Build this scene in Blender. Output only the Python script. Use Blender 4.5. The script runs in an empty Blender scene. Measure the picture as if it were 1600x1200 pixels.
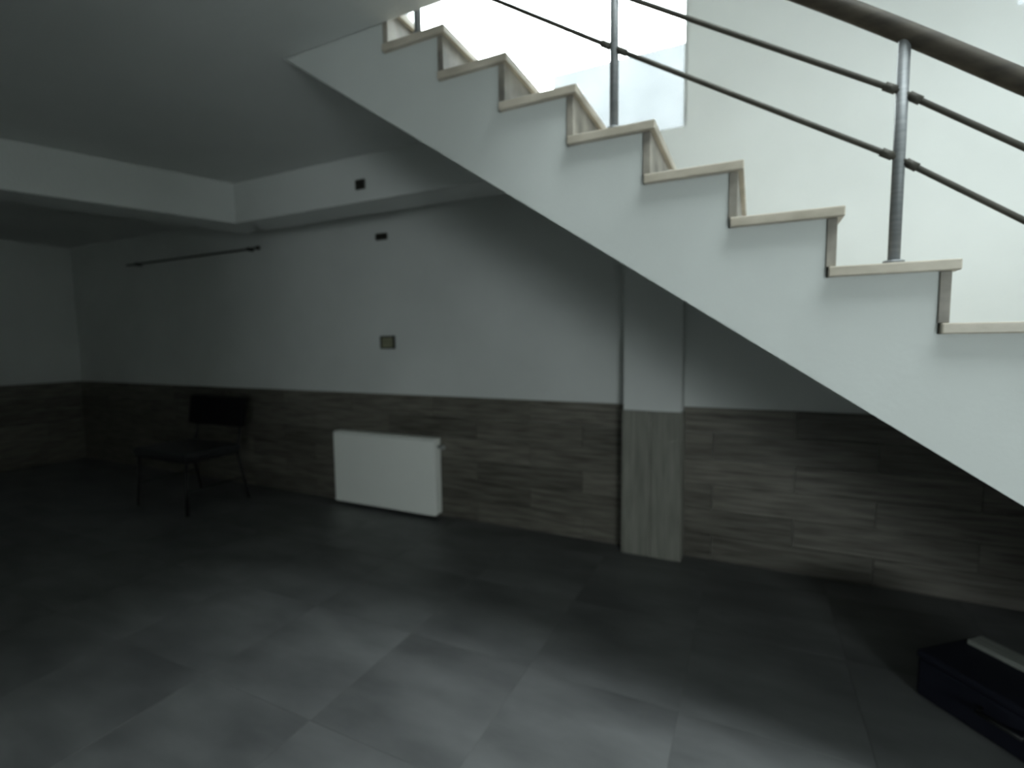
import bpy, bmesh, math, random
from mathutils import Vector, Matrix

random.seed(7)
S = bpy.context.scene
COL = S.collection

# ------------------------------------------------------------------ camera
EYE = 1.51                       # eye height above the floor
F_PX = 783.58                    # focal length in pixels of the 1600 wide frame
PITCH, ROLL, YAW = math.radians(4.713), math.radians(-0.656), math.radians(-25.608)
fw = Vector((math.sin(YAW) * math.cos(PITCH), math.cos(YAW) * math.cos(PITCH), -math.sin(PITCH)))
rt0 = Vector((math.cos(YAW), -math.sin(YAW), 0))
up0 = rt0.cross(fw)
c_, s_ = math.cos(ROLL), math.sin(ROLL)
rt = rt0 * c_ + up0 * s_
up = up0 * c_ - rt0 * s_
cd = bpy.data.cameras.new('camera')
cd.sensor_width = 36.0
cd.lens = F_PX * 36.0 / 1600.0
cd.clip_start = 0.05
cd.dof.use_dof = True             # the phone never found focus
cd.dof.focus_distance = 0.8
cd.dof.aperture_fstop = 2.3
cam = bpy.data.objects.new('camera', cd)
COL.objects.link(cam)
cam.matrix_world = Matrix(((rt.x, up.x, -fw.x, 0), (rt.y, up.y, -fw.y, 0), (rt.z, up.z, -fw.z, EYE), (0, 0, 0, 1)))
S.camera = cam

# ------------------------------------------------------------------ sky, daylight, exposure
SKY = 24.0
SKY_COL = (0.92, 0.985, 1.0)
w = bpy.data.worlds.new('overcast_sky')
S.world = w
w.use_nodes = True
bg = w.node_tree.nodes['Background']
bg.inputs['Color'].default_value = (*SKY_COL, 1)
bg.inputs['Strength'].default_value = SKY
S.view_settings.view_transform = 'Standard'
S.view_settings.look = 'None'
S.view_settings.exposure = 0.0
S.view_settings.gamma = 1.0
S.view_settings.use_curve_mapping = False
S.cycles.max_bounces = 10
S.cycles.diffuse_bounces = 8
S.cycles.use_denoising = True

def portal(loc, rot, sx, sy):
    """marks a window opening so that the sky is sampled through it"""
    l = bpy.data.lights.new('window_daylight', 'AREA')
    l.shape = 'RECTANGLE'; l.size = sx; l.size_y = sy
    l.cycles.is_portal = True
    o = bpy.data.objects.new('window_daylight', l)
    COL.objects.link(o); o.location = loc; o.rotation_euler = rot
    return o

# ------------------------------------------------------------------ plan of the place (metres, floor at z = 0)
WB = 3.614                       # back wall plane
WL, WR, WF = -8.25, 4.30, -3.60  # left, right, front wall planes
CZ, SLAB = 2.83, 3.08            # underside of the slab, upper floor level
TOP = 5.9                        # upper ceiling
SV, SW = 1.751, 3.602             # stair: near and far side planes
RISE, RUN, NOSE0 = 0.17, 0.26665, 0.496   # nose of step k: x = NOSE0 - RUN*k, z = EYE + (1.233+k)*RISE
VOID = -0.55                     # the slab stops here, open to the floor above
WIN = {                          # openings
    1: ('back', -2.75, -0.43, 2.93, 5.0),
    2: ('back', 1.19, 1.9, 3.22, 4.2),
    3: ('front', 2.25, 4.2, 0.55, 1.75),  # unseen opening, added for low light on stringer and back wall
    4: ('roof', 0.0, 3.6, 0.15, 1.6),  # unseen roof opening, added for light from overhead
}
WT = 0.22                        # wall thickness

# ------------------------------------------------------------------ materials
def mat(name, rough=0.6, spec=0.3, metallic=0.0):
    m = bpy.data.materials.new(name); m.use_nodes = True
    nt = m.node_tree; b = nt.nodes['Principled BSDF']
    b.inputs['Roughness'].default_value = rough
    b.inputs['Specular IOR Level'].default_value = spec
    b.inputs['Metallic'].default_value = metallic
    return m, nt, b

def mottled(name, c0, c1, scale=3.0, stretch=(1, 1, 1), rough=0.6, spec=0.3, metallic=0.0, bump=0.0, vary=0.0,
            detail=5.0, coords='Object', lo=0.3, hi=0.7, bump_scale=None):
    """two-tone noise colour, optional per-object tone and fine relief"""
    m, nt, b = mat(name, rough, spec, metallic)
    N, L = nt.nodes, nt.links
    tc = N.new('ShaderNodeTexCoord'); mp = N.new('ShaderNodeMapping')
    mp.inputs['Scale'].default_value = stretch
    L.new(tc.outputs[coords], mp.inputs['Vector'])
    nz = N.new('ShaderNodeTexNoise'); nz.inputs['Scale'].default_value = scale; nz.inputs['Detail'].default_value = detail
    if vary:
        oi = N.new('ShaderNodeObjectInfo')
        mul = N.new('ShaderNodeMath'); mul.operation = 'MULTIPLY'; mul.inputs[1].default_value = 37.0
        L.new(oi.outputs['Random'], mul.inputs[0])
        add = N.new('ShaderNodeVectorMath'); add.operation = 'ADD'
        L.new(mp.outputs['Vector'], add.inputs[0]); L.new(mul.outputs[0], add.inputs[1])
        L.new(add.outputs[0], nz.inputs['Vector'])
    else:
        L.new(mp.outputs['Vector'], nz.inputs['Vector'])
    rp = N.new('ShaderNodeValToRGB')
    rp.color_ramp.elements[0].position = lo; rp.color_ramp.elements[0].color = (*c0, 1)
    rp.color_ramp.elements[1].position = hi; rp.color_ramp.elements[1].color = (*c1, 1)
    L.new(nz.outputs['Fac'], rp.inputs['Fac'])
    out = rp.outputs['Color']
    if vary:
        hs = N.new('ShaderNodeHueSaturation')
        mr = N.new('ShaderNodeMapRange')
        mr.inputs['To Min'].default_value = 1 - vary; mr.inputs['To Max'].default_value = 1 + vary
        L.new(oi.outputs['Random'], mr.inputs['Value']); L.new(mr.outputs[0], hs.inputs['Value'])
        L.new(out, hs.inputs['Color']); out = hs.outputs['Color']
    L.new(out, b.inputs['Base Color'])
    if bump:
        bp = N.new('ShaderNodeBump'); bp.inputs['Strength'].default_value = bump; bp.inputs['Distance'].default_value = 0.01
        if bump_scale:
            n2 = N.new('ShaderNodeTexNoise'); n2.inputs['Scale'].default_value = bump_scale; n2.inputs['Detail'].default_value = 6
            L.new(mp.outputs['Vector'], n2.inputs['Vector']); L.new(n2.outputs['Fac'], bp.inputs['Height'])
        else:
            L.new(nz.outputs['Fac'], bp.inputs['Height'])
        L.new(bp.outputs['Normal'], b.inputs['Normal'])
    return m

M = {}
M['plaster'] = mottled('white_plaster', (0.61, 0.625, 0.605), (0.69, 0.705, 0.685), 1.2, rough=0.85, spec=0.1, bump=0.06, bump_scale=60)
M['ceil'] = mottled('ceiling_plaster', (0.62, 0.635, 0.615), (0.70, 0.715, 0.695), 1.0, rough=0.9, spec=0.05, bump=0.15, bump_scale=50)
M['stringer'] = mottled('stair_plaster', (0.52, 0.54, 0.52), (0.60, 0.62, 0.60), 1.3, rough=0.8, spec=0.12, bump=0.05, bump_scale=60)
M['wood_tile'] = mottled('grey_brown_wood_look_tile', (0.072, 0.065, 0.053), (0.19, 0.178, 0.15), 5.0, (0.7, 1, 9), rough=0.5, spec=0.3,
                         bump=0.25, vary=0.22, detail=7)
M['column_tile'] = mottled('grey_column_tile', (0.17, 0.168, 0.142), (0.26, 0.257, 0.222), 5.0, (7, 7, 0.7), rough=0.5, spec=0.3, bump=0.2, vary=0.08)
M['grout'] = mottled('dark_grout', (0.05, 0.05, 0.045), (0.08, 0.08, 0.07), 20, rough=0.95, spec=0.05)
M['floor_tile'] = mottled('grey_stone_floor_tile', (0.100, 0.103, 0.103), (0.178, 0.182, 0.182), 2.6, (0.8, 1.8, 1), rough=0.42, spec=0.35,
                          bump=0.06, vary=0.05, detail=6)
M['floor_grout'] = mottled('floor_grout', (0.10, 0.10, 0.10), (0.15, 0.15, 0.145), 20, rough=0.95, spec=0.05)
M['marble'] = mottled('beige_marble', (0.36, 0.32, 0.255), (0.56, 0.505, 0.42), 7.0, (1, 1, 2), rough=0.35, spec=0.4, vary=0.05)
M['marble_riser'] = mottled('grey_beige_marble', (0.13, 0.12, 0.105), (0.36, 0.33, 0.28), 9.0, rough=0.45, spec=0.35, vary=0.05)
M['steel'] = mottled('brushed_steel', (0.20, 0.21, 0.215), (0.27, 0.28, 0.285), 8, (1, 1, 12), rough=0.5, spec=0.4, metallic=0.25)
M['bronze'] = mottled('dark_bronze_metal', (0.055, 0.052, 0.042), (0.09, 0.085, 0.07), 12, rough=0.55, spec=0.3, metallic=0.2)
M['handrail'] = mottled('dark_handrail', (0.040, 0.034, 0.026), (0.075, 0.064, 0.048), 6, (0.6, 6, 6), rough=0.65, spec=0.25)
M['radiator'] = mottled('white_enamel', (0.90, 0.91, 0.86), (0.94, 0.95, 0.90), 2.0, rough=0.35, spec=0.4)
M['rad_dark'] = mottled('grey_radiator_steel', (0.30, 0.31, 0.29), (0.38, 0.39, 0.37), 6, rough=0.6)  # mid grey of the fins, valve and brackets
M['black_fabric'] = mottled('black_upholstery', (0.006, 0.006, 0.007), (0.014, 0.014, 0.016), 40, rough=0.9, spec=0.1, bump=0.3)
M['seat_vinyl'] = mottled('black_vinyl', (0.016, 0.017, 0.019), (0.028, 0.03, 0.032), 30, rough=0.35, spec=0.5)
M['black_metal'] = mottled('black_metal', (0.010, 0.010, 0.010), (0.02, 0.02, 0.02), 20, rough=0.5, spec=0.4)
M['navy'] = mottled('dark_navy_plastic', (0.006, 0.007, 0.014), (0.010, 0.011, 0.020), 10, rough=0.6, spec=0.3, bump=0.1)
M['pale_board'] = mottled('pale_board', (0.22, 0.23, 0.21), (0.34, 0.35, 0.32), 6, (1, 8, 1), rough=0.7)
M['box_dark'] = mottled('dark_plastic', (0.02, 0.02, 0.016), (0.035, 0.033, 0.026), 12, rough=0.6)
M['box_olive'] = mottled('yellowed_plastic', (0.20, 0.20, 0.13), (0.27, 0.27, 0.18), 12, rough=0.5)
M['concrete'] = mottled('dimming_wall_grey', (0.072, 0.075, 0.078), (0.090, 0.093, 0.096), 2, rough=0.9, spec=0.1)  # dark tone chosen so the added outside wall only dims the window glow
M['white_frame'] = mottled('white_window_frame', (0.70, 0.72, 0.72), (0.78, 0.80, 0.80), 4, rough=0.4)

gm, nt, b = mat('window_glass')
nt.nodes.remove(b)
tr = nt.nodes.new('ShaderNodeBsdfTransparent'); tr.inputs['Color'].default_value = (0.93, 0.95, 0.95, 1)
gl = nt.nodes.new('ShaderNodeBsdfGlossy'); gl.inputs['Roughness'].default_value = 0.03
fr = nt.nodes.new('ShaderNodeFresnel'); fr.inputs['IOR'].default_value = 1.35
mx = nt.nodes.new('ShaderNodeMixShader')
nt.links.new(fr.outputs[0], mx.inputs[0]); nt.links.new(tr.outputs[0], mx.inputs[1]); nt.links.new(gl.outputs[0], mx.inputs[2])
nt.links.new(mx.outputs[0], nt.nodes['Material Output'].inputs['Surface'])
M['glass'] = gm

# ------------------------------------------------------------------ mesh helpers
def add_box(bm, x0, x1, y0, y1, z0, z1, bev=0.0, seg=1, mtx=None):
    vs = [bm.verts.new((x, y, z)) for x in (x0, x1) for y in (y0, y1) for z in (z0, z1)]
    if mtx is not None:
        for v in vs: v.co = mtx @ v.co
    q = [(0, 1, 3, 2), (4, 6, 7, 5), (0, 4, 5, 1), (2, 3, 7, 6), (0, 2, 6, 4), (1, 5, 7, 3)]
    fs = [bm.faces.new([vs[i] for i in f]) for f in q]
    if bev:
        es = list({e for f in fs for e in f.edges})
        bmesh.ops.bevel(bm, geom=es, offset=bev, segments=seg, affect='EDGES', profile=0.5)

def add_tube(bm, pts, r, n=12, cap=True):
    pts = [Vector(p) for p in pts]
    rings = []
    for i, p in enumerate(pts):
        d = (pts[min(i + 1, len(pts) - 1)] - pts[max(i - 1, 0)]).normalized()
        a = d.orthogonal().normalized() if abs(d.y) > 0.9 else d.cross(Vector((0, 1, 0))).normalized()
        bb = d.cross(a)
        rings.append([bm.verts.new(p + r * (math.cos(2 * math.pi * k / n) * a + math.sin(2 * math.pi * k / n) * bb)) for k in range(n)])
    for i in range(len(rings) - 1):
        for k in range(n):
            f = bm.faces.new((rings[i][k], rings[i][(k + 1) % n], rings[i + 1][(k + 1) % n], rings[i + 1][k])); f.smooth = True
    if cap:
        bm.faces.new(rings[0][::-1]); bm.faces.new(rings[-1])

def mesh_of(name, bm, m):
    bmesh.ops.recalc_face_normals(bm, faces=bm.faces)
    me = bpy.data.meshes.new(name); bm.to_mesh(me); bm.free(); me.materials.append(m)
    return me

def obj(name, bm, m, parent=None, loc=None, label=None):
    o = bpy.data.objects.new(name, bm if isinstance(bm, bpy.types.Mesh) else mesh_of(name, bm, m))
    COL.objects.link(o)
    if parent: o.parent = parent
    if loc: o.location = loc
    if label: o['label'] = label
    return o

def struct(name, bm, m, label):
    o = obj(name, bm, m); o['kind'] = 'structure'; o['label'] = label
    return o

def thing(name, label, cat, loc=(0, 0, 0), rotz=0.0, group=None):
    o = bpy.data.objects.new(name, None); COL.objects.link(o)
    o.location = loc; o.rotation_euler = (0, 0, rotz); o.empty_display_size = 0.1
    o['label'] = label; o['category'] = cat
    if group: o['group'] = group
    return o

def tag(o, label, cat, group=None):
    o['label'] = label; o['category'] = cat
    if group: o['group'] = group

def boxes(*bs, **kw):
    bm = bmesh.new()
    for q in bs: add_box(bm, *q, **kw)
    return bm

# ------------------------------------------------------------------ structure
# floor bed; tiles are its pieces
floor = struct('floor', boxes((WL - WT, WR + WT, WF - WT, WB + WT, -0.25, -0.0015)), M['floor_grout'], 'grey tiled floor of the dim basement hall')
TS = 0.67
JX, JY = -0.235, 2.03
nx0, nx1 = math.floor((WL - JX) / TS), math.ceil((WR - JX) / TS)
ny0, ny1 = math.floor((WF - JY) / TS), math.ceil((WB - JY) / TS)
tile_mesh = {}
def tile_piece(sx, sy):
    k = (round(sx, 3), round(sy, 3))
    if k not in tile_mesh:
        bm = bmesh.new(); add_box(bm, 0.0008, sx - 0.0008, 0.0008, sy - 0.0008, -0.012, 0.0, bev=0.0008)
        tile_mesh[k] = mesh_of('tile', bm, M['floor_tile'])
    return tile_mesh[k]
for i in range(nx0, nx1):
    for j in range(ny0, ny1):
        xa, xb = max(WL, JX + i * TS), min(WR, JX + (i + 1) * TS)
        ya, yb = max(WF, JY + j * TS), min(WB, JY + (j + 1) * TS)
        if xb - xa < 0.03 or yb - ya < 0.03: continue
        obj('tile', tile_piece(xb - xa, yb - ya), None, floor, (xa, ya, 0))

def wall_with_holes(a0, a1, z0, z1, holes):
    """cells of a wall (a along it, z up) without the holes"""
    xs = sorted({a0, a1, *[h[0] for h in holes], *[h[1] for h in holes]})
    zs = sorted({z0, z1, *[h[2] for h in holes], *[h[3] for h in holes]})
    out = []
    for x0, x1 in zip(xs, xs[1:]):
        for za, zb in zip(zs, zs[1:]):
            mx_, mz_ = (x0 + x1) / 2, (za + zb) / 2
            if any(h[0] < mx_ < h[1] and h[2] < mz_ < h[3] for h in holes): continue
            out.append((x0, x1, za, zb))
    return out

hb = [WIN[i][1:] for i in WIN if WIN[i][0] == 'back']
hf = [WIN[i][1:] for i in WIN if WIN[i][0] == 'front']
hr = [WIN[i][1:] for i in WIN if WIN[i][0] == 'right']
wall_back = struct('wall_back', boxes(*[(a, b_, WB, WB + WT, z0, z1) for a, b_, z0, z1 in wall_with_holes(WL - WT, WR + WT, 0, TOP, hb)]),
                   M['plaster'], 'white plastered back wall running behind the stair')
struct('wall_front', boxes(*[(a, b_, WF - WT, WF, z0, z1) for a, b_, z0, z1 in wall_with_holes(WL - WT, WR + WT, 0, TOP, hf)]),
       M['plaster'], 'white plastered wall behind the viewer')
wall_left = struct('wall_left', boxes((WL - WT, WL, WF, WB, 0, TOP)), M['plaster'], 'white plastered end wall at the dark far left')
struct('wall_right', boxes(*[(WR, WR + WT, a, b_, z0, z1) for a, b_, z0, z1 in wall_with_holes(WF, WB, 0, TOP, hr)]),
       M['plaster'], 'white plastered wall at the foot of the stair')
struct('ceiling', boxes((WL, VOID, WF, SV - 0.006, CZ, SLAB)), M['ceil'], 'white slab ceiling in front of the stair')
struct('ceiling', boxes((WL, -1.99, SV - 0.006, WB, CZ, SLAB)), M['ceil'], 'white slab ceiling left of the stair opening')
ht = [WIN[i][1:] for i in WIN if WIN[i][0] == 'roof']
struct('ceiling_upper', boxes(*[(a, b_, y0, y1, TOP, TOP + 0.2) for a, b_, y0, y1 in wall_with_holes(WL - WT, WR + WT, WF - WT, WB + WT, ht)]),
       M['ceil'], 'white ceiling above the upper floor')

# downstand beams under the slab
bm = bmesh.new()
ang = math.atan2(2.82 - 1.57, -3.85 + 4.30)
d = Vector((math.cos(ang), math.sin(ang), 0)); n_ = Vector((-d.y, d.x, 0))
p1 = Vector((-3.86, 2.83, 0)); p0 = p1 - d * 5.2
for_b = [p0, p1 + d * 0.2, p1 + d * 0.2 + n_ * 0.35, p0 + n_ * 0.35]
lo = [bm.verts.new((p.x, p.y, 2.515)) for p in for_b]; hi = [bm.verts.new((p.x, p.y, CZ)) for p in for_b]
bm.faces.new(lo); bm.faces.new(hi[::-1])
for k in range(4): bm.faces.new((lo[k], lo[(k + 1) % 4], hi[(k + 1) % 4], hi[k]))
struct('trim_1', bm, M['ceil'], 'white downstand beam crossing the ceiling at left')
struct('trim_2', boxes((-3.86, -1.05, 2.83, 3.12, 2.515, CZ)), M['ceil'], 'white downstand beam along the back wall')

# wainscot of wood-look tiles: six rows on the back wall, pieces of the wall
WZ = EYE - 0.452
ROWS, PL = 6, 0.92
RH = WZ / ROWS
plank_mesh = {}
def plank(L, axis):
    k = (round(L, 3), axis)
    if k not in plank_mesh:
        bm = bmesh.new()
        if axis == 'x': add_box(bm, 0.001, L - 0.001, -0.009, 0, 0.001, RH - 0.001, bev=0.0012)
        else: add_box(bm, 0, 0.009, 0.001, L - 0.001, 0.001, RH - 0.001, bev=0.0012)
        plank_mesh[k] = mesh_of('plank', bm, M['wood_tile'])
    return plank_mesh[k]
CX0, CX1, CY = -0.805, -0.415, 3.486
def lay(a0, a1, row, start, place):
    x = start
    while x < a1 - 0.02:
        xa, xb = max(a0, x), min(a1, x + PL)
        if xb - xa > 0.02: place(xa, xb - xa, row)
        x += PL
for r_ in range(ROWS):
    off = -1.576 - 9 * PL + (0 if r_ % 2 else PL * 0.47)
    for a0, a1 in ((WL, CX0), (CX1, 3.2)):
        lay(a0, a1, r_, off, lambda x, L, r: obj('plank', plank(L, 'x'), None, wall_back, (x, WB, r * RH)))
    lay(0.9, WB - 0.012, r_, 0.9 - (0 if r_ % 2 else PL / 2), lambda y, L, r: obj('plank', plank(L, 'y'), None, wall_left, (WL, y, r * RH)))

# column in front of the back wall, clad below
bm = boxes((CX0, CX1, CY, WB - 0.001, 0, 1.0))
for v in bm.verts:
    if v.co.z > 0.5: v.co.z = EYE + 0.272 - 0.6685 * (v.co.x + 0.417) - 0.002
col = struct('column', bm, M['plaster'], 'square white column against the back wall under the stair')
CWZ = EYE - 0.478
hw = (CX1 - CX0) / 2
for k in range(2):
    bm = boxes((CX0 + k * hw + 0.001, CX0 + (k + 1) * hw - 0.001, CY - 0.009, CY - 0.0005, 0.002, CWZ), bev=0.0015)
    obj('tile', bm, M['column_tile'], col)
for xa, xb in ((CX0 - 0.009, CX0 - 0.0005), (CX1 + 0.0005, CX1 + 0.009)):
    obj('tile', boxes((xa, xb, CY - 0.009, WB - 0.012, 0.002, CWZ), bev=0.0015), M['column_tile'], col)

# windows with frame and panes, seen over the stair, or unseen and added to light the place
def window(n, side, a0, a1, z0, z1, label, cols=2):
    fr_ = bmesh.new(); t = 0.03
    def bx(bm, A0, A1, q0, q1, Z0, Z1):
        if side == 'back': add_box(bm, A0, A1, WB + q0, WB + q1, Z0, Z1)
        elif side == 'front': add_box(bm, A0, A1, WF - q1, WF - q0, Z0, Z1)
        elif side == 'roof': add_box(bm, A0, A1, Z0, Z1, TOP + q0, TOP + q1)
        else: add_box(bm, WR + q0, WR + q1, A0, A1, Z0, Z1)
    for A in ((a0, a0 + t, z0, z1), (a1 - t, a1, z0, z1), (a0 + t, a1 - t, z0, z0 + t), (a0 + t, a1 - t, z1 - t, z1)):
        bx(fr_, A[0], A[1], 0.08, 0.14, A[2], A[3])
    step = (a1 - a0) / cols
    for k in range(1, cols): bx(fr_, a0 + k * step - t / 2, a0 + k * step + t / 2, 0.08, 0.14, z0 + t, z1 - t)
    f = struct('window_%d' % n, fr_, M['white_frame'], label)
    for k in range(cols):
        g = bmesh.new(); bx(g, a0 + k * step + t / 2, a0 + (k + 1) * step - t / 2, 0.105, 0.113, z0 + t / 2, z1 - t / 2)
        obj('pane', g, M['glass'], f)
    cx, cz = (a0 + a1) / 2, (z0 + z1) / 2
    if side == 'back': portal((cx, WB + 0.2, cz), (-math.pi / 2, 0, 0), a1 - a0, z1 - z0)
    elif side == 'roof': portal((cx, cz, TOP + 0.19), (0, 0, 0), a1 - a0, z1 - z0)
    elif side == 'front': portal((cx, WF - 0.2, cz), (math.pi / 2, 0, 0), a1 - a0, z1 - z0)
    else: portal((WR + 0.2, cx, cz), (0, math.pi / 2, 0), z1 - z0, a1 - a0)
window(1, *WIN[1], 'overexposed stairwell window glaring white above the upper steps', 1)
window(2, *WIN[2], 'bright window corner at the upper right of the stairwell wall', 1)
window(3, *WIN[3], 'unseen window added in the wall behind the viewer for low daylight', 2)
window(4, *WIN[4], 'unseen long skylight added to light the open part of the hall from above', 4)
struct('window_dimming_wall', boxes((-2.35, 7, 6.2, 6.45, -1.0, 4.85)), M['concrete'], 'dark grey wall added outside the stairwell window to dim its lower glow')  # added wall, placed to dim the lower right of the window

# ------------------------------------------------------------------ staircase
def nose(k): return NOSE0 - RUN * k, EYE + (1.233 + k) * RISE
K0, K1 = -9, 8
stair = thing('staircase', 'white plastered concrete staircase with beige marble treads rising to the left', 'staircase', (0, 0, 0))
TT = 0.030                                    # tread slab
def soffit(x): return EYE + 0.272 - 0.6685 * (x + 0.417)
XT = -0.417 + (EYE + 0.272) / 0.6685          # where the soffit meets the floor
XS = -0.417 - (CZ - EYE - 0.272) / 0.6685  # where the soffit meets the slab
steps = []                                    # (right x, left x, top z) of each solid step
for k in range(K0, K1):
    steps.append((nose(k)[0] - 0.04, nose(k + 1)[0] - 0.04, nose(k)[1] - TT))
steps.append((steps[-1][1], XS, CZ + 0.1))
bm = bmesh.new()
def quad(*p): bm.faces.new([bm.verts.new(q) for q in p])
pz = 0.0
for x1, x0, zt in steps:
    cuts = [x1] + ([XT] if x0 < XT < x1 else []) + [x0]
    for xa, xb in zip(cuts, cuts[1:]):
        za, zb = max(0.0, soffit(xa)), max(0.0, soffit(xb))
        for y in (SV, SW): quad((xa, y, za), (xb, y, zb), (xb, y, zt), (xa, y, zt))
        quad((xa, SV, za), (xb, SV, zb), (xb, SW, zb), (xa, SW, za))
    quad((x1, SV, zt), (x0, SV, zt), (x0, SW, zt), (x1, SW, zt))
    quad((x1, SV, pz), (x1, SW, pz), (x1, SW, zt), (x1, SV, zt)); pz = zt
quad((XS, SV, CZ), (XS, SW, CZ), (XS, SW, CZ + 0.1), (XS, SV, CZ + 0.1))
bmesh.ops.remove_doubles(bm, verts=bm.verts, dist=1e-5)
obj('stair_body', bm, M['stringer'], stair)
tm = mesh_of('tread', boxes((-RUN - 0.036, 0, SV - 0.022, SW, -TT, 0), bev=0.004, seg=2), M['marble'])
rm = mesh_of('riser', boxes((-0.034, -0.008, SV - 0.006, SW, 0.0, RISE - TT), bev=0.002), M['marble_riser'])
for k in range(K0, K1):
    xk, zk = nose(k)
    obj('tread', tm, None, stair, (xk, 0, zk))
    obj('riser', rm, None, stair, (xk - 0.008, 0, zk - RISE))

# ------------------------------------------------------------------ railing
RV = SV + 0.012
rail = thing('stair_railing', 'stair railing with grey steel posts, two thin rods and a thick dark handrail', 'railing', (0, 0, 0))
posts = [nose(k)[0] - 0.143 for k in (6, 3, 0, -3, -6, -9)]
post_k = (6, 3, 0, -3, -6, -9)
def zline(x, z0, z1, s):                       # height of a rail: knots at the posts seen in the photo
    xa, xb_ = posts[1], posts[2]
    if x <= xa: return z0 + 0.632 * (xa - x)
    if x <= xb_: return z0 + (z1 - z0) * (x - xa) / (xb_ - xa)
    return z1 - s * min(x - xb_, 0.8) - 0.637 * max(0, x - xb_ - 0.8)
low = lambda x: EYE + zline(x, 0.986, 0.495, 0.735)
mid = lambda x: EYE + zline(x, 1.162, 0.671, 0.735)
def hand(x):
    xs = [-1.6, -0.43, 0.10, 0.345, 0.60, 1.15, 2.9]
    zs = [2.13, 1.362, 1.006, 0.838, 0.645, 0.245, -0.90]
    for i in range(len(xs) - 1):
        if x <= xs[i + 1] or i == len(xs) - 2:
            return EYE + zs[i] + (zs[i + 1] - zs[i]) * (x - xs[i]) / (xs[i + 1] - xs[i])
def smooth_hand(x, r=0.16): return sum(hand(x + r * t / 4) for t in range(-4, 5)) / 9
for x, k in zip(posts, post_k):
    bm = bmesh.new()
    add_tube(bm, [(x, RV, nose(k)[1]), (x, RV, smooth_hand(x) - 0.01)], 0.015, 16)
    p = obj('post', bm, M['steel'], rail)
    bm = bmesh.new(); add_tube(bm, [(x, RV, nose(k)[1]), (x, RV, nose(k)[1] + 0.008)], 0.026, 16)
    obj('base_flange', bm, M['steel'], p)
    for f in (low, mid):
        for s in (-1, 1):
            bm = bmesh.new()
            add_tube(bm, [(x + s * 0.014, RV - 0.004, f(x + s * 0.014)), (x + s * 0.042, RV - 0.004, f(x + s * 0.042))], 0.0115, 12)
            obj('rod_holder', bm, M['bronze'], p)
for f in (low, mid):
    bm = bmesh.new()
    add_tube(bm, [(x, RV - 0.004, f(x)) for x in [posts[0] - 0.1, *posts, posts[-1] + 0.05]], 0.008, 12)
    obj('rod', bm, M['bronze'], rail)
bm = bmesh.new()
add_tube(bm, [(-1.5 + 0.06 * i, RV, smooth_hand(-1.5 + 0.06 * i)) for i in range(73)], 0.026, 16)
obj('handrail', bm, M['handrail'], rail, label='thick dark round handrail')

# ------------------------------------------------------------------ radiator on the back wall
rad = thing('radiator', 'white flat panel radiator low on the back wall left of the column', 'radiator', (-2.975, 3.49, 0))
RW, RH0, RH1 = 1.14, 0.035, 0.70
hwid = RW / 2
obj('front_panel', boxes((-hwid, hwid, -0.008, 0.008, RH0, RH1 - 0.012), bev=0.006, seg=3), M['radiator'], rad)
obj('back_panel', boxes((-hwid + 0.02, hwid - 0.02, 0.070, 0.082, RH0 + 0.01, RH1 - 0.03), bev=0.004), M['radiator'], rad)
for sx in (-1, 1):
    xa = sx * hwid - (0.004 if sx > 0 else 0)
    obj('side_cover', boxes((xa, xa + 0.004, 0.009, 0.088, RH0 + 0.01, RH1), bev=0.001), M['radiator'], rad)
bm = bmesh.new()
add_box(bm, -hwid + 0.005, hwid - 0.005, 0.009, 0.014, RH1 - 0.012, RH1)
add_box(bm, -hwid + 0.005, hwid - 0.005, 0.083, 0.088, RH1 - 0.012, RH1)
for i in range(57): add_box(bm, -hwid + 0.012 + i * 0.02, -hwid + 0.022 + i * 0.02, 0.014, 0.083, RH1 - 0.010, RH1 - 0.003)
obj('top_grille', bm, M['radiator'], rad)
bm = bmesh.new()
for i in range(28): add_box(bm, -hwid + 0.03 + i * 0.039, -hwid + 0.05 + i * 0.039, 0.010, 0.068, RH0 + 0.03, RH1 - 0.03)
obj('convector_fins', bm, M['rad_dark'], rad)
bm = bmesh.new()
add_tube(bm, [(hwid - 0.002, 0.045, RH1 - 0.07), (hwid + 0.02, 0.045, RH1 - 0.07)], 0.012, 12)
add_tube(bm, [(hwid + 0.02, 0.045, RH1 - 0.07), (hwid + 0.065, 0.045, RH1 - 0.07)], 0.020, 14)
obj('valve', bm, M['rad_dark'], rad)
for sx in (-1, 1):
    obj('wall_bracket', boxes((sx * 0.42 - 0.015, sx * 0.42 + 0.015, 0.082, WB - 0.010 - 3.49, 0.2, 0.55)), M['rad_dark'], rad)

# ------------------------------------------------------------------ boxes on the back wall
def wall_box(name, x, y, z, wx, hz, depth, label, lid=None):
    t = thing(name, label, 'electrical box', (x, y, z))
    bm = bmesh.new()
    fr = 0.012
    for q in ((-wx / 2, wx / 2, -hz / 2, -hz / 2 + fr), (-wx / 2, wx / 2, hz / 2 - fr, hz / 2), (-wx / 2, -wx / 2 + fr, -hz / 2 + fr, hz / 2 - fr),
              (wx / 2 - fr, wx / 2, -hz / 2 + fr, hz / 2 - fr)):
        add_box(bm, q[0], q[1], -depth, 0, q[2], q[3], bev=0.001)
    obj('frame', bm, M['box_dark'], t)
    obj('cover', boxes((-wx / 2 + fr, wx / 2 - fr, -depth * 0.6, 0, -hz / 2 + fr, hz / 2 - fr)), lid or M['box_dark'], t)
    return t
t = wall_box('socket_box', -2.963, WB, EYE + 0.015, 0.155, 0.115, 0.022, 'dark framed socket box with yellowed cover above the radiator', M['box_olive'])
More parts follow.
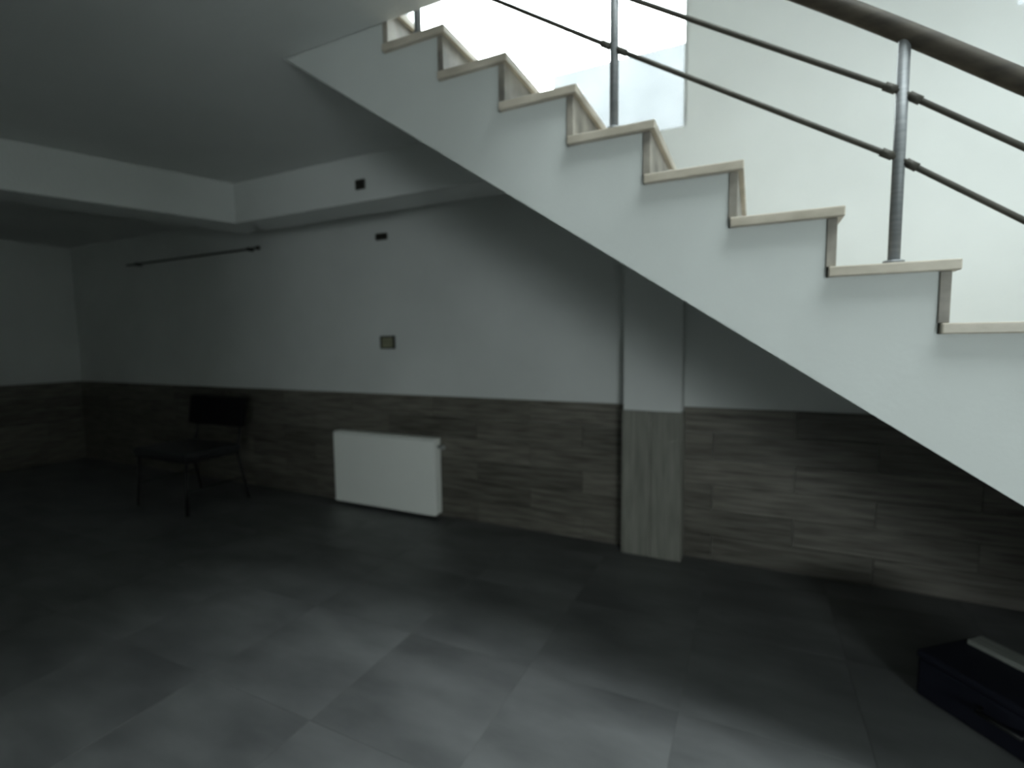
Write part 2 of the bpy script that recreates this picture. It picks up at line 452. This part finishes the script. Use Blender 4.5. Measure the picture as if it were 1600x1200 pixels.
for sx in (-0.02, 0.02):
    bm = bmesh.new(); add_tube(bm, [(sx, -0.0132, 0), (sx, -0.0145, 0)], 0.006, 10)
    obj('socket_hole', bm, M['box_dark'], t)
wall_box('junction_box', -2.997, WB, EYE + 0.951, 0.12, 0.055, 0.02, 'small flat dark box halfway up the white back wall')
wall_box('junction_box', -2.52, 2.83, EYE + 1.122, 0.08, 0.065, 0.015, 'small dark square box up on the ceiling beam')

# thin dark rail fixed to the wall at the far left
rl = thing('curtain_rail', 'thin dark horizontal rail fixed high on the dim left part of the back wall', 'rail', (-4.56, 3.56, EYE + 0.985))
bm = bmesh.new(); add_tube(bm, [(-2.3, 0, 0), (0, 0, 0)], 0.010, 10); obj('rod', bm, M['box_dark'], rl)
bm = bmesh.new(); add_tube(bm, [(0, 0, 0), (0.03, 0, 0)], 0.018, 12); obj('finial', bm, M['box_dark'], rl)
for x in (-2.1, -0.12):
    bm = bmesh.new(); add_box(bm, x - 0.01, x + 0.01, -0.016, WB - 3.56, -0.016, 0.016, bev=0.002); obj('bracket', bm, M['box_dark'], rl)

# ------------------------------------------------------------------ black chair against the back wall
ch = thing('chair', 'low wide black chair standing against the dark back wall', 'chair', (-4.87, 2.95, 0))
obj('seat', boxes((-0.40, 0.40, -0.29, 0.26, 0.50, 0.56), bev=0.022, seg=3), M['seat_vinyl'], ch)
obj('seat_frame', boxes((-0.385, 0.385, -0.27, 0.25, 0.47, 0.50), bev=0.004), M['black_metal'], ch)
tilt = Matrix.Translation((0, 0.30, 0.86)) @ Matrix.Rotation(math.radians(-8), 4, 'X')
bm = bmesh.new(); add_box(bm, -0.41, 0.41, -0.03, 0.03, -0.145, 0.145, bev=0.022, seg=3)
bm.transform(tilt); obj('backrest', bm, M['black_fabric'], ch)
for sx in (-1, 1):
    bm = bmesh.new(); add_tube(bm, [(sx * 0.33, 0.24, 0.48), (sx * 0.33, 0.29, 0.62), (sx * 0.33, 0.325, 0.90)], 0.014, 10)
    obj('back_support', bm, M['black_metal'], ch)
    for y0, y1 in ((-0.25, -0.28), (0.24, 0.33)):
        bm = bmesh.new(); add_tube(bm, [(sx * 0.36, y0, 0.48), (sx * 0.375, y1, 0.0)], 0.014, 10)
        obj('leg', bm, M['black_metal'], ch)
    bm = bmesh.new(); add_tube(bm, [(sx * 0.37, -0.265, 0.22), (sx * 0.37, 0.285, 0.22)], 0.009, 8)
    obj('stretcher', bm, M['black_metal'], ch)

# ------------------------------------------------------------------ dark case under the stair
cs = thing('storage_case', 'dark navy low case lying on the floor under the stair at lower right', 'case', (0.66, 2.55, 0), math.radians(-50))
obj('body', boxes((0, 0.62, 0, 0.34, 0.008, 0.17), bev=0.012, seg=2), M['navy'], cs)
obj('lid', boxes((-0.004, 0.624, -0.004, 0.344, 0.172, 0.205), bev=0.010, seg=2), M['navy'], cs)
bm = bmesh.new(); add_tube(bm, [(0.24, -0.003, 0.12), (0.24, -0.03, 0.11), (0.38, -0.03, 0.11), (0.38, -0.003, 0.12)], 0.008, 8)
obj('handle', bm, M['black_metal'], cs)
for x in (0.04, 0.55):
    for y in (0.03, 0.28): obj('foot', boxes((x, x + 0.03, y, y + 0.03, 0.0, 0.010)), M['black_metal'], cs)
pb = obj('board', boxes((0, 0.60, 0, 0.085, 0, 0.022), bev=0.002), M['pale_board'], None)
pb.location = Vector((0.66, 2.55, 0.2055)) + Matrix.Rotation(math.radians(-50), 3, 'Z') @ Vector((0.03, 0.235, 0))
pb.rotation_euler = (0, 0, math.radians(-50))
tag(pb, 'narrow pale board lying on top of the dark case', 'board')
